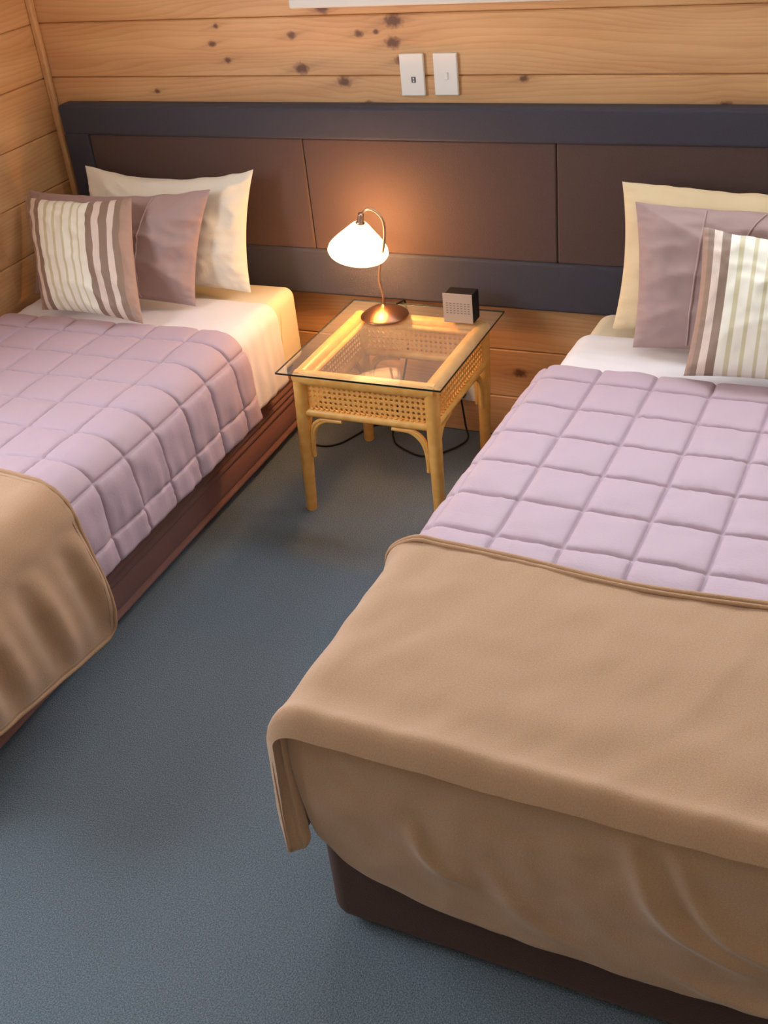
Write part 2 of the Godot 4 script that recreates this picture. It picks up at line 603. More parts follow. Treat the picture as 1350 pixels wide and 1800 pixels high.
func build_room() -> void:
	var f := MB.new()
	f.box(Vector3(-1.95, -0.12, -0.2), Vector3(2.55, 0, 4.6))
	setting("floor", f, M.carpet, "blue grey cut pile carpet between and in front of the two beds")
	# head wall with its window opening
	var w := MB.new()
	w.box(Vector3(-1.95, 0, -0.2), Vector3(HOLE[0], 2.45, -0.012))
	w.box(Vector3(HOLE[1], 0, -0.2), Vector3(2.55, 2.45, -0.012))
	w.box(Vector3(HOLE[0], 0, -0.2), Vector3(HOLE[1], HOLE[2], -0.012))
	w.box(Vector3(HOLE[0], HOLE[3], -0.2), Vector3(HOLE[1], 2.45, -0.012))
	var back := setting("wall_back", w, M.pine_plain, "knotty pine board wall behind the headboard")
	var order := [M.pine_c, M.pine_d, M.pine_c, M.pine_plain, M.pine_c, M.pine_d, M.pine_a, M.pine_b]
	clad(back, Transform3D(), -1.74, 2.3, HOLE, order + [M.pine_c, M.pine_d, M.pine_plain, M.pine_c, M.pine_d, M.pine_plain, M.pine_c])
	# left wall: its own plane x = -1.73, boards run along z
	w = MB.new()
	w.box(Vector3(-1.95, 0, -0.012), Vector3(-1.742, 2.45, SIDE[0]))
	w.box(Vector3(-1.95, 0, SIDE[1]), Vector3(-1.742, 2.45, 4.6))
	w.box(Vector3(-1.95, 0, SIDE[0]), Vector3(-1.742, SIDE[2], SIDE[1]))
	w.box(Vector3(-1.95, SIDE[3], SIDE[0]), Vector3(-1.742, 2.45, SIDE[1]))
	var left := setting("wall_left", w, M.pine_plain, "pine board wall along the left bed")
	clad(left, Transform3D(Basis(Vector3.UP, PI / 2), Vector3(-1.73, 0, 0)), -4.4, 0.0, [-SIDE[1], -SIDE[0], SIDE[2], SIDE[3]], [M.pine_d, M.pine_plain, M.pine_c, M.pine_d, M.pine_plain])
	w = MB.new()
	w.box(Vector3(2.3, 0, -0.012), Vector3(2.55, 2.45, 4.6))
	setting("wall_right", w, M.ceiling, "cream plastered wall on the far side of the right bed")
	w = MB.new()
	w.box(Vector3(-1.742, 0, 4.4), Vector3(2.3, 2.45, 4.6))
	setting("wall_front", w, M.ceiling, "cream plastered wall facing the headboard")
	w = MB.new()
	w.box(Vector3(-1.95, 2.45, -0.2), Vector3(2.55, 2.57, 4.6))
	setting("ceiling", w, M.ceiling, "pale flat ceiling")
	# cover strip in the corner
	w = MB.new()
	w.rbox(Vector3(-1.719, 1.225, 0.010), Vector3(0.024, 2.45, 0.022), 0.008)
	setting("trim_1", w, M.cane_dark if M.has("cane_dark") else M.pine_plain, "thin upright wooden cover strip in the left corner")
	# windows
	window("window_1", "white framed window above the headboard", Transform3D(), HOLE, 2)
	window("window_2", "white framed window in the left wall", Transform3D(Basis(Vector3.UP, PI / 2), Vector3(-1.73, 0, 0)), [-SIDE[1], -SIDE[0], SIDE[2], SIDE[3]], 1)

func window(called: String, label: String, xf: Transform3D, h: Array, mullions: int) -> void:
	var o := Node3D.new()
	o.name = called
	add_child(o)
	o.transform = xf
	o.set_meta("kind", "structure")
	o.set_meta("label", label)
	var b := MB.new()                                     # casing on the boards
	var c := 0.045
	b.rbox(Vector3((h[0] + h[1]) / 2, h[3] + c / 2 - 0.012, 0.011), Vector3(h[1] - h[0] + 2 * c, c, 0.020), 0.004)
	for s in [[h[0] - c / 2 + 0.012], [h[1] + c / 2 - 0.012]]:
		b.rbox(Vector3(s[0], (h[2] + h[3]) / 2, 0.011), Vector3(c, h[3] - h[2] - 0.026, 0.020), 0.004)
	part("casing", b, M.white_paint, o)
	b = MB.new()
	b.rbox(Vector3((h[0] + h[1]) / 2, h[2] + 0.004, -0.052), Vector3(h[1] - h[0] + 0.06 if false else h[1] - h[0] - 0.002, 0.022, 0.156), 0.004)
	b.rbox(Vector3((h[0] + h[1]) / 2, h[2] + 0.002, 0.016), Vector3(h[1] - h[0] + 0.05, 0.026, 0.030), 0.006)
	part("sill", b, M.white_paint, o)
	b = MB.new()
	var z := -0.15
	var t := 0.05
	b.rbox(Vector3((h[0] + h[1]) / 2, h[2] + 0.015 + t / 2, z), Vector3(h[1] - h[0], t, 0.045), 0.005)
	b.rbox(Vector3((h[0] + h[1]) / 2, h[3] - t / 2, z), Vector3(h[1] - h[0], t, 0.045), 0.005)
	for k in mullions + 2:
		var x: float = lerpf(h[0] + t / 2, h[1] - t / 2, float(k) / (mullions + 1))
		b.rbox(Vector3(x, (h[2] + h[3]) / 2 + 0.007, z), Vector3(t, h[3] - h[2] - 2 * t - 0.016, 0.045), 0.005)
	part("sash", b, M.white_paint, o)
	for k in mullions + 1:
		var x0: float = lerpf(h[0] + t / 2, h[1] - t / 2, float(k) / (mullions + 1)) + t / 2
		var x1: float = lerpf(h[0] + t / 2, h[1] - t / 2, float(k + 1) / (mullions + 1)) - t / 2
		b = MB.new()
		b.face([Vector3(x0, h[2] + 0.065, z), Vector3(x1, h[2] + 0.065, z), Vector3(x1, h[3] - t, z), Vector3(x0, h[3] - t, z)], Vector3.BACK)
		part("pane", b, M.pane, o)

func build_headboard() -> void:
	var o := thing("headboard", "long charcoal headboard with brown padded panels fixed to the pine wall", "headboard", Vector3(-0.04, 0.479, 0.0))
	var x0 := -1.664 + 0.04
	var x1 := 1.72 + 0.04
	var b := MB.new()
	b.rbox(Vector3((x0 + x1) / 2, 0.54, 0.034), Vector3(x1 - x0, 0.094, 0.064), 0.010)
	b.rbox(Vector3((x0 + x1) / 2, 0.075, 0.034), Vector3(x1 - x0, 0.150, 0.064), 0.010)
	for s in [[x0, -1.57 + 0.04], [1.57 + 0.04, x1]]:
		b.rbox(Vector3((s[0] + s[1]) / 2, 0.3217, 0.034), Vector3(s[1] - s[0], 0.352, 0.063), 0.009)
	part("frame", b, M.frame_cloth, o, "charcoal cloth covered border")
	for k in 4:
		var a: float = -1.57 + 0.785 * k + 0.04
		var c := MB.new()
		padded(c, a + 0.0008, a + 0.7842, 0.1495, 0.4935, 0.004, 0.058)
		part("panel", c, M.panel_cloth, o, "brown upholstered panel")

# flat upholstered pad with softly rounded rims
func padded(mb: MB, x0: float, x1: float, y0: float, y1: float, z0: float, z1: float) -> void:
	mb.rbox(Vector3((x0 + x1) / 2, (y0 + y1) / 2, (z0 + z1) / 2), Vector3(x1 - x0, y1 - y0, z1 - z0), 0.006, Transform3D(), 4)

# ------------------------------------------------------------------ quilts
# phase: positions of the stitch lines across (arc length) and along (z)
func puff(a: float, z: float, a0: float, da: float, z0: float, dz: float, high: float) -> float:
	var fu := absf(sin(PI * (a - a0) / da))
	var fv := absf(sin(PI * (z - z0) / dz))
	var du := fu * da / PI                                  # about the distance to the stitch line
	var dv := fv * dz / PI
	var k := pow(fu, 0.5) * pow(fv, 0.5)
	var groove := exp(-pow(du / 0.0042, 1.3)) + exp(-pow(dv / 0.0042, 1.3))
	var pull := exp(-dv / 0.016) * 0.0042 * soft.get_noise_2d(a * 80, z * 10) + exp(-du / 0.016) * 0.0030 * soft.get_noise_2d(a * 10 + 9, z * 80)
	return high * (0.5 * k + 0.5) - minf(groove, 1.0) * (high * 0.5 + 0.003) + pull * minf(1, minf(du, dv) / 0.004) + 0.0035 * k * soft.get_noise_2d(a * 9 + 3, z * 9)

# sample positions 0..1 over from..to, closer together at the stitch lines c0 + k * step
func stitched(from: float, to: float, c0: float, step: float) -> PackedFloat32Array:
	var a := [from, from + 0.003, from + 0.008, from + 0.014, to - 0.014, to - 0.008, to - 0.003, to]
	var k0 := int(ceil((from - c0) / step)) - 1
	while c0 + k0 * step <= to:
		for d in [0.0, 0.0025, 0.005, 0.009, 0.017, 0.027, 0.037, 0.048, 0.059]:
			for sg in [-1.0, 1.0]:
				var x: float = c0 + k0 * step + d * sg
				if x > from + 0.016 and x < to - 0.016 and (d > 0 or sg > 0): a.append(x)
		k0 += 1
	a.sort()
	var o := PackedFloat32Array()
	var last := -9.0
	for x in a:
		if x - last > 0.0015:
			o.append((x - from) / (to - from)); last = x
	o[o.size() - 1] = 1.0
	return o

func quilt(o: Node3D, xl: float, xr: float, h: float, r: float, fall_l: float, fall_r: float, flare: float, z0: float, z1: float, a0: float, da: float, q0: float, dz: float, high: float, squeeze := 0.0) -> void:
	var flat := xr - xl - 2 * r
	var q := r * PI / 2
	var s0 := -(q + fall_l)
	var s1 := flat + q + fall_r
	var nu := int((s1 - s0) / 0.0052)
	var nv := int((z1 - z0) / 0.0055)
	var b := MB.new()
	cloth(b, nu, nv,
		func(u: float, v: float) -> Array:
			var s := lerpf(s0, s1, u)
			var z := lerpf(z0, z1, v)
			var e := over_bed(s, xl, xr, h, r, flare)
			var p: Vector2 = e[0]
			var n: Vector2 = e[1]
			var pressed := squeeze * smoothstep(1.33, 1.44, z)
			p.x += pressed * clampf((flat / 2 - s) / (flat / 2), -1, 1)
			return [Vector3(p.x, p.y + 0.003 * soft.get_noise_2d(s * 3, z * 3) - 0.006 * clampf(pressed * 40, 0, 1), z), Vector3(n.x, n.y, 0)],
		func(u: float, v: float) -> float:
			var s := lerpf(s0, s1, u)
			var z := lerpf(z0, z1, v)
			var side := 0.0
			var d := maxf(-s, s - flat) - q * 0.6
			if d > 0: side = minf(1, d / 0.12) * 0.006 * (0.5 + soft.get_noise_2d(z * 16, s * 3))
			var pressed := 1.0 - 0.65 * smoothstep(1.36, 1.43, z) * (1.0 if squeeze > 0 else 0.0)
			return (0.003 + pressed * (0.006 + puff(s, z, a0, da, q0, dz, high) + side)) * rim_up(u, v, s1 - s0, z1 - z0, 0.016),
		stitched(s0, s1, a0, da), stitched(z0, z1, q0, dz))
	part("cover", b, M.quilt, o)

func blanket_top(xl: float, xr: float, h: float, r: float, fall_l: float, fall_r: float, flare: float, z0: Callable, z1: float, thick: float, fold: float, lip: float, rise := 0.0) -> MB:
	var flat := xr - xl - 2 * r
	var q := r * PI / 2
	var s0 := -(q + fall_l)
	var s1 := flat + q + fall_r
	var nu := int((s1 - s0) / 0.009)
	var nv := int((z1 - 1.40) / 0.009)
	var b := MB.new()
	# point and outward direction at arc length s and at z, measured from the head-end rim za
	var surf := func(ss: float, z: float, za: float) -> Array:
		var s := ss
		if s > flat + q: s = flat + q + (s - flat - q) * (1.0 - rise * (z - 1.4) / fall_r)
		var e := over_bed(s, xl, xr, h, r, flare)
		var p: Vector2 = e[0]
		var n: Vector2 = e[1]
		var d := maxf(maxf(-s, s - flat) - q, 0.0)
		var t := clampf(d / maxf(fall_r - rise * (z - 1.4), 0.01), 0, 1)
		var out := fold * pleat(t, z, s)
		p.x -= signf(flat / 2 - s) * 0.020 * (1.0 - smoothstep(0.0, 0.10, z - za)) * smoothstep(0.6, 1.0, absf(s / flat * 2 - 1)) * (1.0 if lip > 0 else 0.0)
		var nn := Vector3(n.x, n.y, 0)
		var drop := 0.0
		if lip > 0:
			drop = lip * pow(clampf((z - z1 + 0.030) / 0.030, 0, 1), 2) - 0.005 * exp(-pow((z - z1 + 0.030) / 0.016, 2)) + 0.004 * exp(-pow((z - z1 + 0.085) / 0.035, 2))
			drop *= clampf(n.y, 0, 1)
		var wav := 0.004 * soft.get_noise_2d(s * 2.6, z * 5.0) * clampf(n.y, 0, 1) + 0.0025 * soft.get_noise_2d(s * 9.0 + z * 4.0, z * 4.0 - s)
		return [Vector3(p.x, p.y - drop, z) + nn * (out + wav + 0.004), nn]
	M.surf = surf
	M.surf_end = s1
	cloth(b, nu, nv,
		func(u: float, v: float) -> Array:
			var s := lerpf(s0, s1, u)
			var za: float = z0.call(s)
			var c := clampf((s - s1 + 0.035) / 0.035, 0, 1)          # rounded lower corner
			za += 0.035 * (1.0 - sqrt(1.0 - c * c))
			return surf.call(s, lerpf(za, z1, v), za),
		func(u: float, v: float) -> float:
			return thick * rim_up(u, v, s1 - s0, z1 - 1.40, thick))
	return b

# outward swing of a hanging fold: none at the shoulder, most half way down, little at the hem
func pleat(t: float, z: float, s: float) -> float:
	return pow(sin(PI * minf(t, 0.98)), 0.9) * (0.75 + 0.55 * sin(z * 44.0 + s * 7.0 + 2.2 * soft.get_noise_1d(z * 2.0)) + 0.3 * sin(z * 79.0 + 1.0 + s * 12.0)) + 0.12 * t

func hem_along(pts: Array, r: float, mb: MB) -> void:
	mb.tube(smooth_path(pts, 5), r, 8)

# ------------------------------------------------------------------ right bed
func build_right_bed() -> void:
	var turn := -0.02774
	var at := Vector3(0.60, 0, 1.0)                        # middle of the bed on the floor
	var xf := Transform3D(Basis(Vector3.UP, turn), Vector3.ZERO)
	var mid := xf.affine_inverse() * at                    # the same point in the bed's own axes
	var base := thing("divan", "dark brown suede covered divan under the right bed", "divan", at, turn, "divans")
	var b := MB.new()
	b.rbox(Vector3(0.585, 0.143, 0.998) - mid, Vector3(0.91, 0.262, 1.80), 0.040, Transform3D(), 5)
	part("body", b, M.suede, base)
	for p in [[0.2, 0.25], [0.97, 0.25], [0.2, 1.75], [0.97, 1.75]]:
		b = MB.new()
		b.lathe(PackedVector2Array([Vector2(0.0, 0.0), Vector2(0.024, 0.0), Vector2(0.026, 0.004), Vector2(0.026, 0.03), Vector2(0.0, 0.03)]), 16, Transform3D(Basis(), Vector3(p[0], 0, p[1]) - mid))
		part("foot", b, M.black, base)
	var mt := thing("mattress", "mattress of the right bed in a cream fitted sheet", "mattress", at + Vector3(0, 0.278, 0), turn, "mattresses")
	b = MB.new()
	b.rbox(Vector3(0.583, 0.119, 1.0) - mid, Vector3(0.885, 0.238, 1.82), 0.045, Transform3D(), 5)
	part("fitted_sheet", b, M.fitted, mt)
	# white top sheet
	var sh := thing("bed_sheet", "white sheet smoothed over the right bed below the cream pillow", "sheet", at, turn, "white bed sheets")
	sheet(sh, 0.123, 1.045, 0.519, 0.055, 0.20, 0.20, 0.275, 0.70, mid)
	# quilt
	var ql := thing("quilt", "mauve square stitched quilt on the right bed under the smooth tan fleece", "quilt", at, turn, "mauve quilts on the two beds")
	var a0 := 0.268 - (0.104 + 0.05)                       # arc length of a stitch line
	quilt(ql, 0.104, 1.062, 0.530, 0.05, 0.20, 0.20, 0.02, 0.515, 1.80, a0, 0.1414, 0.597, 0.1397, 0.0105, 0.036)
	for c in ql.get_children(): c.position = -mid
	# blanket
	var bl := thing("blanket", "tan fleece blanket tucked over the foot of the right bed", "blanket", at, turn, "tan blankets at the bed ends")
	var top := func(s: float) -> float: return 1.404 + 0.024 * exp(-pow((s - 0.42) / 0.22, 2)) + 0.01 * clampf(-s, 0, 0.3)
	var m := blanket_top(0.124, 1.042, 0.569, 0.05, 0.26, 0.26, 0.02, top, 1.958, 0.020, 0.003, 0.020)
	part("fleece", m, M.blanket, bl).position = -mid
	for k in 3:
		var pts := []
		for i in 30:
			var s := lerpf(-0.30, 1.12, i / 29.0)
			var e := over_bed(s, 0.124, 1.042, 0.569, 0.05, 0.02)
			var p: Vector2 = e[0] + e[1] * [0.012, 0.022, 0.0245][k]
			var off: float = [0.0, 0.010, 0.023][k]
			p.x -= signf(0.41 - s) * 0.020 * (1.0 - smoothstep(0.0, 0.10, off)) * smoothstep(0.6, 1.0, absf(s / 0.818 * 2 - 1))
			pts.append(Vector3(p.x, p.y, top.call(s) - 0.001 + off + 0.002 * soft.get_noise_2d(s * 4, k)))
		b = MB.new()
		hem_along(pts, [0.0075, 0.0062, 0.0042][k], b)
		part("hem", b, M.blanket_hem, bl).position = -mid
	b = MB.new()
	foot_drop(b)
	part("foot_fall", b, M.blanket, bl, "tan fleece hanging straight down over the foot end").position = -mid
	# the corner flap that hangs doubled at the left foot corner
	b = MB.new()
	cloth(b, 26, 70,
		func(u: float, v: float) -> Array:
			var y := lerpf(0.548, 0.243 + 0.03 * pow(absf(2 * u - 1), 3.0) + 0.012 * u, v)
			var l := 0.098 + 0.026 * exp(-v * 7.0)
			var rr := lerpf(0.128, 0.145, v)
			var x := lerpf(l, rr, u)
			var z := 1.924 + 0.016 * exp(-pow((u - 0.22) / 0.20, 2)) + 0.006 * exp(-pow((u - 0.80) / 0.18, 2)) * (1 - 0.6 * v) + 0.008 * v
			return [Vector3(x, y, z), Vector3.BACK],
		func(u: float, v: float) -> float: return 0.012 * rim_up(u, v, 0.045, 0.3, 0.010))
	part("corner_fold", b, M.blanket, bl, "doubled corner fold of the fleece").position = -mid

# foot face of the right blanket, between the lip and its curved hem
func foot_drop(mb: MB) -> void:
	var nu := 110
	var nv := 50
	var lefts := [Vector2(0.560, 0.122), Vector2(0.51, 0.122), Vector2(0.45, 0.125), Vector2(0.375, 0.131), Vector2(0.276, 0.140), Vector2(0.22, 0.166)]
	cloth(mb, nu, nv,
		func(u: float, v: float) -> Array:
			var x := lerpf(0.12, 1.045, u)
			var hem := 0.156 + 0.070 * exp(-(x - 0.15) / 0.13) + 0.026 * smoothstep(0.75, 1.0, x)
			var y := lerpf(0.556, hem, v)
			# the left rim follows the fold
			var lx := 0.112
			for i in lefts.size() - 1:
				if y <= lefts[i].x and y >= lefts[i + 1].x:
					lx = lerpf(lefts[i].y, lefts[i + 1].y, (lefts[i].x - y) / (lefts[i].x - lefts[i + 1].x))
			if y < lefts[-1].x: lx = lefts[-1].y
			x = lx + (1.045 - lx) * u
			var z := 1.925 + 0.016 * sin(PI * clampf(v, 0, 1)) - 0.012 * v
			z += ridge(x, y, Vector2(0.72, 0.50), Vector2(0.90, 0.30), 0.020) * 0.016
			z += ridge(x, y, Vector2(0.79, 0.50), Vector2(0.96, 0.33), 0.018) * 0.013
			z += ridge(x, y, Vector2(0.36, 0.40), Vector2(0.44, 0.30), 0.016) * 0.009
			z += ridge(x, y, Vector2(0.50, 0.34), Vector2(0.66, 0.21), 0.022) * 0.006
			z += ridge(x, y, Vector2(0.80, 0.22), Vector2(1.02, 0.24), 0.018) * 0.010
			z += 0.004 * soft.get_noise_2d(x * 7, y * 7)
			z -= 0.016 * pow(1 - clampf((x - lx) / 0.05, 0, 1), 2)
			return [Vector3(x, y, z), Vector3.BACK],
		func(u: float, v: float) -> float: return 0.010 * rim_up(u, v, 0.97, 0.4, 0.010))

func ridge(x: float, y: float, a: Vector2, b: Vector2, w: float) -> float:
	var p := Vector2(x, y)
	var t := clampf((p - a).dot(b - a) / (b - a).length_squared(), 0, 1)
	var q := a.lerp(b, t) + Vector2(-(b - a).y, (b - a).x) * -0.16 * sin(PI * t)
	return exp(-(p - q).length_squared() / (w * w)) * (0.35 + 0.65 * sin(PI * (0.1 + 0.85 * t)))

func sheet(o: Node3D, xl: float, xr: float, h: float, r: float, fall_l: float, fall_r: float, z0: float, z1: float, mid: Vector3) -> void:
	var flat := xr - xl - 2 * r
	var q := r * PI / 2
	var s0 := -(q + fall_l)
	var s1 := flat + q + fall_r
	var nu := 150
	var nv := 60
	var b := MB.new()
	cloth(b, nu, nv,
		func(u: float, v: float) -> Array:
			var s := lerpf(s0, s1, u)
			var z := lerpf(z0, z1, v)
			var e := over_bed(s, xl, xr, h, r, 0.03)
			var p: Vector2 = e[0]
			var n: Vector2 = e[1]
			var d := clampf((maxf(-s, s - flat)) / 0.2, 0, 1)
			var w := 0.0022 * crease.get_noise_2d(s * 3.0, z * 7.0) + d * 0.009 * sin(z * 110 + 3 * soft.get_noise_1d(z * 5)) * soft.get_noise_2d(z * 5, 3)
			return [Vector3(p.x, p.y, z) + Vector3(n.x, n.y, 0) * w, Vector3(n.x, n.y, 0)],
		func(u: float, v: float) -> float: return 0.005 * rim_up(u, v, s1 - s0, z1 - z0, 0.006))
	part("cotton", b, M.sheet, o).position = -mid

# ------------------------------------------------------------------ left bed
func build_left_bed() -> void:
	var turn := 0.02
	var at := Vector3(-1.30, 0, 1.0)
	var xf := Transform3D(Basis(Vector3.UP, turn), Vector3.ZERO)
	var mid := xf.affine_inverse() * at
	var base := thing("divan", "brown divan under the left bed behind its folded valance", "divan", at, turn, "divans")
	var b := MB.new()
	b.rbox(Vector3(-1.315, 0.155, 1.03) - mid, Vector3(0.78, 0.23, 1.86), 0.02)
	part("body", b, M.suede, base)
	for p in [[-1.65, 0.25], [-1.0, 0.25], [-1.65, 1.8], [-1.0, 1.8]]:
		b = MB.new()
		b.lathe(PackedVector2Array([Vector2(0.0, 0.0), Vector2(0.022, 0.0), Vector2(0.024, 0.004), Vector2(0.024, 0.05), Vector2(0.0, 0.05)]), 16, Transform3D(Basis(), Vector3(p[0], 0, p[1]) - mid))
		part("foot", b, M.black, base)
	# slumped valance: long level folds along the side
	b = MB.new()
	var nu := 110
	var nv := 90
	var folds := [0.0, 0.17, 0.32, 0.41, 0.50, 0.60, 0.91, 1.0]
	cloth(b, nu, nv,
		func(u: float, v: float) -> Array:
			var y := lerpf(0.268, 0.028, u)
			var z := lerpf(0.10, 1.97, v)
			var uu := clampf(u + 0.010 * soft.get_noise_1d(z * 0.9) * (1.0 - u), 0, 1)
			var wav := 0.0
			for k in folds.size() - 1:
				if uu >= folds[k] and uu <= folds[k + 1]:
					var t: float = (uu - folds[k]) / (folds[k + 1] - folds[k])
					wav = 0.013 * pow(sin(PI * t), 0.55) * (0.8 if k == 5 else 1.0)
			var out := 0.004 * smoothstep(0.45, 0.9, u)
			var x := -0.912 + wav + out + 0.002 * soft.get_noise_2d(z * 1.5, u * 1.5)
			return [Vector3(x, y, z), Vector3.RIGHT],
		func(u: float, v: float) -> float: return 0.004 * rim_up(u, v, 0.3, 1.9, 0.005))
	part("valance", b, M.valance, base, "brown valance in long level folds").position = -mid
	var mt := thing("mattress", "mattress of the left bed in a cream fitted sheet lit by the lamp", "mattress", at + Vector3(0, 0.272, 0), turn, "mattresses")
	b = MB.new()
	b.rbox(Vector3(-1.259, 0.129, 1.03) - mid, Vector3(0.82, 0.252, 1.87), 0.033, Transform3D(), 6)
	part("fitted_sheet", b, M.fitted, mt)
	# the folded corner of the fitted sheet
	b = MB.new()
	b.tube(smooth_path([Vector3(-0.905, 0.253, 0.180) - mid, Vector3(-0.868, 0.247, 0.20) - mid, Vector3(-0.850, 0.215, 0.215) - mid, Vector3(-0.848, 0.12, 0.235) - mid, Vector3(-0.849, 0.02, 0.26) - mid], 6), 0.003, 8)
	part("corner_tuck", b, M.fitted, mt)
	var sh := thing("bed_sheet", "white sheet falling over the side of the left bed beside the cane table", "sheet", at, turn, "white bed sheets")
	sheet(sh, -1.688, -0.838, 0.5295, 0.047, 0.05, 0.215, 0.26, 0.72, mid)
	var ql := thing("quilt", "mauve square stitched quilt on the left bed brightened by the lamp", "quilt", at, turn, "mauve quilts on the two beds")
	var xl := -1.712
	var xr := -0.815
	var r := 0.085
	var flat := xr - xl - 2 * r
	var a0 := (-0.950) - (xl + r)
	quilt(ql, xl, xr, 0.541, r, 0.02, 0.185, 0.06, 0.515, 1.80, a0, 0.145, 1.01, 0.135, 0.0105)
	for c in ql.get_children(): c.position = -mid
	var bl := thing("blanket", "tan fleece blanket hanging in folds over the foot of the left bed", "blanket", at, turn, "tan blankets at the bed ends")
	var h0 := func(s: float) -> float: return 1.392 + 0.02 * smoothstep(flat - 0.1, flat + 0.15, s)
	var m := blanket_top(-1.745, -0.780, 0.575, 0.085, 0.02, 0.335, 0.05, h0, 1.99, 0.010, 0.018, 0.0, 0.13)
	part("fleece", m, M.blanket, bl).position = -mid
	# stitched hem: down the head-end rim, round the corner, along the lower rim
	var rim := []
	var send: float = M.surf_end
	for i in 34:
		var s := lerpf(-0.02, send - 0.040, i / 33.0)
		rim.append(Vector2(s, h0.call(s) + 0.005))
	var zc: float = h0.call(send) + 0.040
	for i in range(1, 6):
		var a := PI / 2 * i / 6.0
		rim.append(Vector2(send - 0.040 + 0.035 * sin(a), zc - 0.035 * cos(a)))
	for i in 40:
		rim.append(Vector2(send - 0.005, lerpf(zc, 1.985, i / 39.0)))
	for k in 2:
		var pts := PackedVector3Array()
		for q in rim:
			var w: Vector2 = q
			if k == 1:                                         # the stitch line runs 16 mm further in
				w = Vector2(minf(q.x, send - 0.020), maxf(q.y, (h0.call(q.x) as float) + 0.020))
			var e: Array = M.surf.call(w.x, w.y, w.y)
			pts.append(e[0] + e[1] * (0.008 if k == 0 else 0.0092))
		b = MB.new()
		b.tube(pts, 0.0062 if k == 0 else 0.0016, 8)
		part("hem" if k == 0 else "stitching", b, M.blanket_hem, bl).position = -mid

# ------------------------------------------------------------------ pillows
func build_pillows() -> void:
	var c := cushion([Vector3(-1.545, 0.898, 0.14), Vector3(-0.918, 0.900, 0.14), Vector3(-0.925, 0.552, 0.255), Vector3(-1.55, 0.545, 0.255)], 0.055, 0.055, 0.035, 0.06, 1, 0.006)
	lay("pillow", "white pillow leaning on the headboard at the back of the left bed", "pillow", c, M.pillow_white)
	c = cushion([Vector3(-1.690, 0.852, 0.265), Vector3(-1.020, 0.868, 0.235), Vector3(-1.056, 0.547, 0.375), Vector3(-1.680, 0.545, 0.375)], 0.055, 0.018, 0.03, 0.035, 2, 0.007)
	var o := lay("cushion", "plain mauve cushion half hidden by the striped cushion on the left bed", "cushion", c, M.mauve)
	seam(o, c, [[0.72, 0.03], [0.70, 0.2], [0.69, 0.5], [0.69, 0.8], [0.70, 0.97]])
	c = cushion([Vector3(-1.652, 0.858, 0.335), Vector3(-1.238, 0.866, 0.335), Vector3(-1.118, 0.566, 0.564), Vector3(-1.508, 0.572, 0.545)], 0.055, 0.022, 0.03, 0.02, 3, 0.005)
	lay("cushion", "cream and taupe striped cushion at the front of the left bed", "cushion", c, M.stripes)
	c = cushion([Vector3(0.203, 0.903, 0.14), Vector3(0.86, 0.880, 0.12), Vector3(0.86, 0.535, 0.25), Vector3(0.213, 0.536, 0.268)], 0.055, 0.055, 0.03, 0.01, 4, 0.004)
	lay("pillow", "cream pillow leaning on the headboard at the back of the right bed", "pillow", c, M.pillow_cream)
	c = cushion([Vector3(0.258, 0.875, 0.225), Vector3(0.92, 0.862, 0.195), Vector3(0.92, 0.54, 0.36), Vector3(0.295, 0.541, 0.380)], 0.052, 0.008, 0.02, 0.01, 5, 0.006)
	o = lay("cushion", "plain mauve cushion behind the striped cushion on the right bed", "cushion", c, M.mauve)
	seam(o, c, [[0.272, 0.02], [0.255, 0.3], [0.236, 0.6], [0.222, 0.97]])
	seam(o, c, [[0.49, 0.02], [0.45, 0.12], [0.42, 0.25], [0.40, 0.45]])
	c = cushion([Vector3(0.452, 0.860, 0.345), Vector3(0.84, 0.835, 0.325), Vector3(0.845, 0.556, 0.545), Vector3(0.458, 0.556, 0.545)], 0.055, 0.020, 0.03, 0.012, 6, 0.005)
	lay("cushion", "taupe and cream striped cushion at the front of the right bed", "cushion", c, M.stripes)

func lay(called: String, label: String, category: String, c: Array, m: Material) -> Node3D:
	var mb: MB = c[0]
	var lo := mb.v[0]
	var mid := Vector3.ZERO
	for p in mb.v:
		mid += p
		lo = lo.min(p)
	mid /= mb.v.size()
	var at := Vector3(mid.x, lo.y, mid.z)
	var kind := "striped cushions" if m == M.stripes else "plain mauve cushions" if m == M.mauve else "pillows at the bed heads"
	var o := thing(called, label, category, at, 0.0, kind)
	var b := part("casing", mb, m, o)
	b.position = -at
	return o

func seam(o: Node3D, c: Array, uv: Array) -> void:
	var pts := []
	var flat := []
	for q in uv:
		flat.append(Vector3(q[0], q[1], 0))
	for q in smooth_path(flat, 14):
		pts.append(on_cushion(c, q.x, q.y, 0.0008) - o.position)
	var b := MB.new()
	b.tube(PackedVector3Array(pts), 0.0030, 6)
	part("seam", b, M.mauve_seam, o)

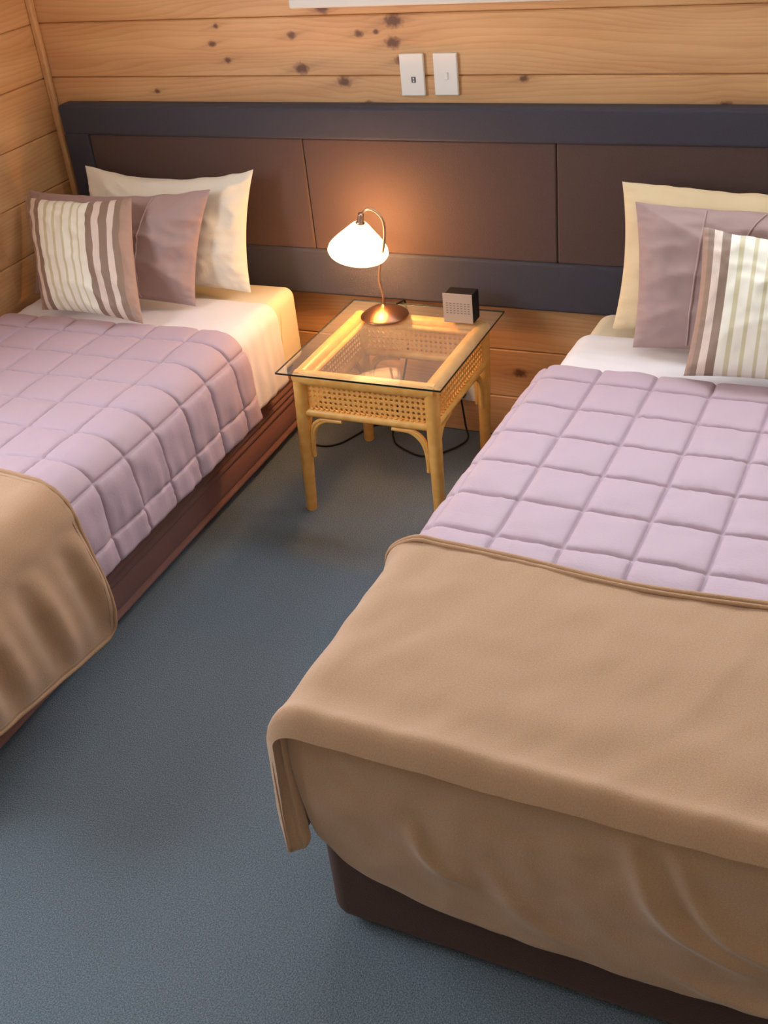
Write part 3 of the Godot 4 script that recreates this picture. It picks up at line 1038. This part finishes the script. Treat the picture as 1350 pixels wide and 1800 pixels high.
# ------------------------------------------------------------------ cane table
func build_table() -> void:
	var at := Vector3(-0.411, 0, 0.352)
	var o := thing("side_table", "square rattan side table with glass top between the beds", "table", at)
	var xl := -0.611
	var xr := -0.207
	var zf := 0.567
	var zb := 0.150
	var off := -at
	var corners := [[xl, zf, -0.634, 0.570], [xr, zf, -0.208, 0.572], [xr, zb, -0.222, 0.140], [xl, zb, -0.638, 0.132]]
	# top rails
	var rail_y := 0.449
	for k in 4:
		var a: Array = corners[k]
		var c: Array = corners[(k + 1) % 4]
		var pa := Vector3(a[0], rail_y, a[1])
		var pc := Vector3(c[0], rail_y, c[1])
		var d := (pc - pa).normalized()
		var b := MB.new()
		b.tube(PackedVector3Array([pa - d * 0.012 + off, pa + d * 0.01 + off, pa.lerp(pc, 0.5) + off, pc - d * 0.01 + off, pc + d * 0.012 + off]), [0.0205, 0.0215, 0.0222, 0.0215, 0.0205], 20)
		part("top_rail", b, M.cane_pole, o)
		# lower rail, straining piece
		b = MB.new()
		b.tube(PackedVector3Array([Vector3(a[0], 0.338, a[1]) + off, Vector3(c[0], 0.338, c[1]) + off]), 0.0135, 14)
		part("lower_rail", b, M.cane_pole, o)
		# inner ledge under the glass
		b = MB.new()
		var inward := Vector3(-d.z, 0, d.x)
		if inward.dot(Vector3(at.x, 0, at.z) - Vector3(pa.x, 0, pa.z)) < 0: inward = -inward
		var e := inward * 0.024
		b.tube(PackedVector3Array([pa + d * 0.02 + e + off + Vector3(0, -0.006, 0), pc - d * 0.02 + e + off + Vector3(0, -0.006, 0)]), 0.009, 10)
		part("inner_rail", b, M.cane_pole, o)
		# woven cane panel
		b = MB.new()
		cane(b, pa + d * 0.018, pc - d * 0.018, 0.350, 0.432)
		part("cane_panel", b, M.cane_weave, o).position = off
		# cane binding stitched along the lower rail
		b = MB.new()
		var count := 24
		for i in count:
			var p := pa.lerp(pc, (i + 0.8) / (count + 0.6))
			b.rbox(Vector3(p.x, 0.3525, p.z) - inward * 0.004 + off, Vector3(0.010, 0.005, 0.006) if absf(d.x) > 0.5 else Vector3(0.006, 0.005, 0.010), 0.002, Transform3D(), 1)
		part("binding", b, M.cane_pole, o)
		# leg
		b = MB.new()
		b.tube(PackedVector3Array([Vector3(a[2], 0.0, a[3]) + off, Vector3(a[2], 0.004, a[3]) + off, Vector3(lerpf(a[2], a[0], 0.35), 0.16, lerpf(a[3], a[1], 0.35)) + off, Vector3(lerpf(a[2], a[0], 0.72), 0.31, lerpf(a[3], a[1], 0.72)) + off, Vector3(a[0], 0.445, a[1]) + off]),
			[0.0150, 0.0165, 0.0185, 0.0205, 0.0205], 18)
		part("leg", b, M.cane_pole, o)
	# bent corner braces, two to a leg
	for k in 4:
		var a: Array = corners[k]
		for s in [1, 3]:
			var c: Array = corners[(k + s) % 4]
			var d := (Vector3(c[0], 0, c[1]) - Vector3(a[0], 0, a[1])).normalized()
			var p := Vector3(a[0], 0, a[1]) + Vector3((a[2] - a[0]) * 0.4, 0, (a[3] - a[1]) * 0.4)
			var b := MB.new()
			for w in 2:
				var e := 0.0065 * w
				b.tube(smooth_path([p + d * 0.128 + Vector3(0, 0.318, 0), p + d * 0.10 + Vector3(0, 0.317, 0), p + d * (0.07 - e) + Vector3(0, 0.313 + e * 0.6, 0), p + d * (0.043 - e) + Vector3(0, 0.292 + e, 0),
					p + d * (0.030 - e * 0.8) + Vector3(0, 0.262 + e, 0), p + d * (0.025 - e * 0.6) + Vector3(-0.001, 0.225, 0), p + d * 0.024 + Vector3(-0.002, 0.190, 0)], 5), 0.0062, 8)
			part("brace", b, M.cane_pole, o).position = off
	# glass
	var g := MB.new()
	g.rbox(Vector3(-0.411, 0.4755, 0.346) + off, Vector3(0.500, 0.006, 0.532), 0.0026, Transform3D(), 2)
	part("glass_top", g, M.glass, o, "clear glass sheet overhanging the cane frame")
	g = MB.new()
	var hw := 0.2502
	var hd := 0.2662
	for e in [[Vector3(-hw, 0, hd), Vector3(hw, 0, hd)], [Vector3(-hw, 0, -hd), Vector3(hw, 0, -hd)], [Vector3(hw, 0, -hd), Vector3(hw, 0, hd)], [Vector3(-hw, 0, -hd), Vector3(-hw, 0, hd)]]:
		g.rbox(Vector3(-0.411, 0.4755, 0.346) + off + (e[0] + e[1]) / 2, (e[1] - e[0]).abs() + Vector3(0.0012, 0.0056, 0.0012), 0.0005, Transform3D(), 1)
	part("glass_edge", g, M.glass_rim, o, "dark green ground edge of the glass")

# woven cane: a thin sheet with eight-cornered holes, over a square pitch
func cane(mb: MB, a: Vector3, c: Vector3, y0: float, y1: float) -> void:
	var length := Vector2(c.x - a.x, c.z - a.z).length()
	var nx := int(round(length / 0.0162))
	var ny := int(round((y1 - y0) / 0.0162))
	var px := length / nx
	var py := (y1 - y0) / ny
	var d := (c - a).normalized()
	var nn := Vector3(-d.z, 0, d.x)
	var th := 0.0013
	for i in nx:
		for j in ny:
			var cx := (i + 0.5) * px
			var cy := y0 + (j + 0.5) * py
			var sq := []
			var hole := []
			for k in 8:
				var an := TAU * (k + 0.5) / 8
				var q := Vector2(cos(an), sin(an))
				hole.append(Vector2(cx + q.x * px * 0.31, cy + q.y * py * 0.31))
				var m := maxf(absf(q.x), absf(q.y))
				sq.append(Vector2(cx + q.x / m * px * 0.5, cy + q.y / m * py * 0.5))
			for side in [-1.0, 1.0]:
				for k in 8:
					var k2 := (k + 1) % 8
					var ps := [sq[k], sq[k2], hole[k2], hole[k]]
					if k % 2 == 0:                          # this edge turns a corner of the cell
						var m: Vector2 = (sq[k] + sq[k2]) / 2
						ps = [sq[k], Vector2(cx + signf(m.x - cx) * px * 0.5, cy + signf(m.y - cy) * py * 0.5), sq[k2], hole[k2], hole[k]]
					var pts := []
					for p in ps:
						pts.append(Vector3(a.x, 0, a.z) + d * p.x + Vector3(0, p.y, 0) + nn * th * side)
					mb.face(pts, nn * side)
			for k in 8:
				var k2 := (k + 1) % 8
				var pa: Vector3 = Vector3(a.x, 0, a.z) + d * hole[k].x + Vector3(0, hole[k].y, 0)
				var pb: Vector3 = Vector3(a.x, 0, a.z) + d * hole[k2].x + Vector3(0, hole[k2].y, 0)
				var hc := Vector3(a.x, 0, a.z) + d * cx + Vector3(0, cy, 0)
				mb.face([pa - nn * th, pb - nn * th, pb + nn * th, pa + nn * th], (hc - (pa + pb) / 2).normalized())

# ------------------------------------------------------------------ lamp
func build_lamp() -> void:
	var at := Vector3(-0.508, 0.4788, 0.185)
	var o := thing("table_lamp", "lit table lamp with white glass shade and domed bronze base", "lamp", at)
	var b := MB.new()
	b.lathe(PackedVector2Array([Vector2(0.0, 0.0), Vector2(0.070, 0.0), Vector2(0.0735, 0.002), Vector2(0.0735, 0.005), Vector2(0.069, 0.0085), Vector2(0.055, 0.018), Vector2(0.038, 0.027), Vector2(0.020, 0.033), Vector2(0.009, 0.036), Vector2(0.006, 0.040), Vector2(0.0, 0.041)]), 48)
	part("base", b, M.bronze, o)
	# S shaped stem; ends above the shade
	var top := Vector3(-0.030, 0.337, 0.03)
	b = MB.new()
	b.tube(smooth_path([Vector3(0, 0.036, 0), Vector3(0.006, 0.075, 0.01), Vector3(0.003, 0.12, 0.018), Vector3(0.014, 0.175, 0.025), Vector3(0.034, 0.235, 0.03), Vector3(0.042, 0.285, 0.03), Vector3(0.036, 0.318, 0.03), Vector3(0.014, 0.339, 0.03), Vector3(-0.010, 0.341, 0.03), Vector3(-0.024, 0.326, 0.03), Vector3(-0.025, 0.310, 0.03)], 6), 0.0036, 10)
	part("stem", b, M.nickel, o)
	var tilt := Basis(Vector3.BACK, -0.22) * Basis(Vector3.RIGHT, 0.06)
	var apex := Vector3(-0.030, 0.318, 0.03)
	var sx := Transform3D(tilt, apex)
	b = MB.new()
	b.lathe(PackedVector2Array([Vector2(0.0, 0.012), Vector2(0.0085, 0.011), Vector2(0.0095, 0.006), Vector2(0.0095, -0.014), Vector2(0.0135, -0.017), Vector2(0.0135, -0.024), Vector2(0.0, -0.024)]), 24, sx)
	part("cap", b, M.nickel, o)
	var prof := PackedVector2Array([Vector2(0.010, -0.019), Vector2(0.022, -0.022), Vector2(0.030, -0.030), Vector2(0.046, -0.048), Vector2(0.066, -0.070), Vector2(0.080, -0.087), Vector2(0.088, -0.099), Vector2(0.0905, -0.109), Vector2(0.087, -0.116),
		Vector2(0.082, -0.117), Vector2(0.086, -0.109), Vector2(0.083, -0.099), Vector2(0.075, -0.087), Vector2(0.061, -0.070), Vector2(0.041, -0.048), Vector2(0.026, -0.033), Vector2(0.010, -0.025)])
	b = MB.new()
	b.lathe(prof, 56, sx)
	part("shade", b, M.shade, o, "glowing white glass shade")
	b = MB.new()
	b.lathe(PackedVector2Array([Vector2(0.0, -0.030), Vector2(0.012, -0.032), Vector2(0.014, -0.042), Vector2(0.019, -0.055), Vector2(0.021, -0.066), Vector2(0.017, -0.079), Vector2(0.008, -0.086), Vector2(0.0, -0.087)]), 24, sx)
	part("bulb", b, M.bulb, o)
	# mains cord: off the back of the table and round the carpet to the outlet
	b = MB.new()
	var w := [Vector3(-0.50, 0.487, 0.115), Vector3(-0.495, 0.484, 0.085), Vector3(-0.49, 0.470, 0.066), Vector3(-0.50, 0.33, 0.045), Vector3(-0.56, 0.10, 0.040), Vector3(-0.575, 0.012, 0.07), Vector3(-0.555, 0.005, 0.115), Vector3(-0.518, 0.005, 0.158), Vector3(-0.424, 0.005, 0.200), Vector3(-0.36, 0.005, 0.160), Vector3(-0.310, 0.010, 0.075), Vector3(-0.325, 0.05, 0.042), Vector3(-0.34, 0.145, 0.030)]
	for i in w.size(): w[i] -= at
	b.tube(smooth_path(w, 8), 0.0032, 8)
	part("cord", b, M.cable, o, "dark mains cord")
	b = MB.new()
	b.rbox(Vector3(-0.34, 0.160, 0.027) - at, Vector3(0.030, 0.036, 0.024), 0.005)
	part("plug", b, M.black, o)
	var l := OmniLight3D.new()
	l.name = "lamp_light"
	l.light_color = Color(1.0, 0.72, 0.42)
	l.light_energy = 0.19
	l.light_size = 0.03
	l.omni_range = 9.0
	l.omni_attenuation = 2.0
	l.shadow_enabled = true
	o.add_child(l)
	l.position = sx * Vector3(0, -0.064, 0)

# ------------------------------------------------------------------ small things
func build_smalls() -> void:
	# dark block with a printed card on its face
	var o := thing("desk_calendar", "small dark block calendar with printed pale card on the glass table", "calendar", Vector3(-0.262, 0.4788, 0.195), 0.0)
	var tip := Transform3D(Basis(Vector3.RIGHT, -0.10), Vector3(0, 0, 0))
	var b := MB.new()
	b.rbox(Vector3(0, 0.046, -0.031), Vector3(0.090, 0.090, 0.052), 0.004)
	part("block", b, M.black, o)
	b = MB.new()
	b.rbox(Vector3(-0.003, 0.0465, -0.0035), Vector3(0.092, 0.091, 0.0022), 0.001, Transform3D(), 1)
	part("card", b, M.paper, o)
	b = MB.new()
	for r in 5:
		for k in 7:
			b.rbox(Vector3(-0.036 + 0.0112 * k, 0.062 - 0.0075 * r, -0.0022), Vector3(0.0062, 0.0026, 0.0006), 0.0002, Transform3D(), 1)
	part("print", b, M.ink, o, "rows of small grey printing")
	# wall plates
	o = thing("wall_plate", "white wall plate with small dark square socket left of the pair", "wall plate", Vector3(-0.4305, 1.085, 0.0), 0.0, "white plates above the headboard")
	b = MB.new()
	b.rbox(Vector3(0, 0.0565, 0.0055), Vector3(0.0725, 0.114, 0.011), 0.003)
	part("plate", b, M.plastic, o)
	b = MB.new()
	b.rbox(Vector3(0.004, 0.044, 0.0112), Vector3(0.013, 0.016, 0.002), 0.0008, Transform3D(), 1)
	part("socket", b, M.plastic_grey, o)
	b = MB.new()
	b.rbox(Vector3(0.0045, 0.0475, 0.0126), Vector3(0.004, 0.004, 0.001), 0.0004, Transform3D(), 1)
	b.rbox(Vector3(0.0045, 0.0405, 0.0126), Vector3(0.004, 0.004, 0.001), 0.0004, Transform3D(), 1)
	part("contact", b, M.plastic, o)
	o = thing("light_switch", "white wall plate with a single rocker switch right of the pair", "light switch", Vector3(-0.329, 1.086, 0.0), 0.0, "white plates above the headboard")
	b = MB.new()
	b.rbox(Vector3(0, 0.0565, 0.0055), Vector3(0.0705, 0.113, 0.011), 0.003)
	part("plate", b, M.plastic, o)
	b = MB.new()
	b.rbox(Vector3(0.002, 0.053, 0.0115), Vector3(0.011, 0.019, 0.005), 0.0012, Transform3D(Basis(Vector3.RIGHT, 0.0), Vector3.ZERO), 2)
	part("rocker", b, M.plastic, o)
	o = thing("wall_outlet", "grey white wall outlet low on the pine wall behind the cane table", "outlet", Vector3(-0.345, 0.120, 0.0))
	b = MB.new()
	b.rbox(Vector3(0, 0.0365, 0.005), Vector3(0.1, 0.073, 0.010), 0.003)
	part("plate", b, M.plastic, o)
	b = MB.new()
	b.rbox(Vector3(-0.03, 0.058, 0.0105), Vector3(0.012, 0.016, 0.004), 0.001)
	part("switch", b, M.plastic, o)
	# loose lead on the carpet
	b = MB.new()
	b.tube(smooth_path([Vector3(-0.875, 0.004, 0.17), Vector3(-0.84, 0.004, 0.205), Vector3(-0.767, 0.004, 0.218), Vector3(-0.719, 0.004, 0.186), Vector3(-0.690, 0.004, 0.12), Vector3(-0.66, 0.004, 0.05), Vector3(-0.60, 0.004, 0.020)], 8), 0.0032, 8)
	var c := part("loose_cable", b, M.cable, self)
	tag(c, "thin black cable lying on the carpet beside the left bed base", "cable")
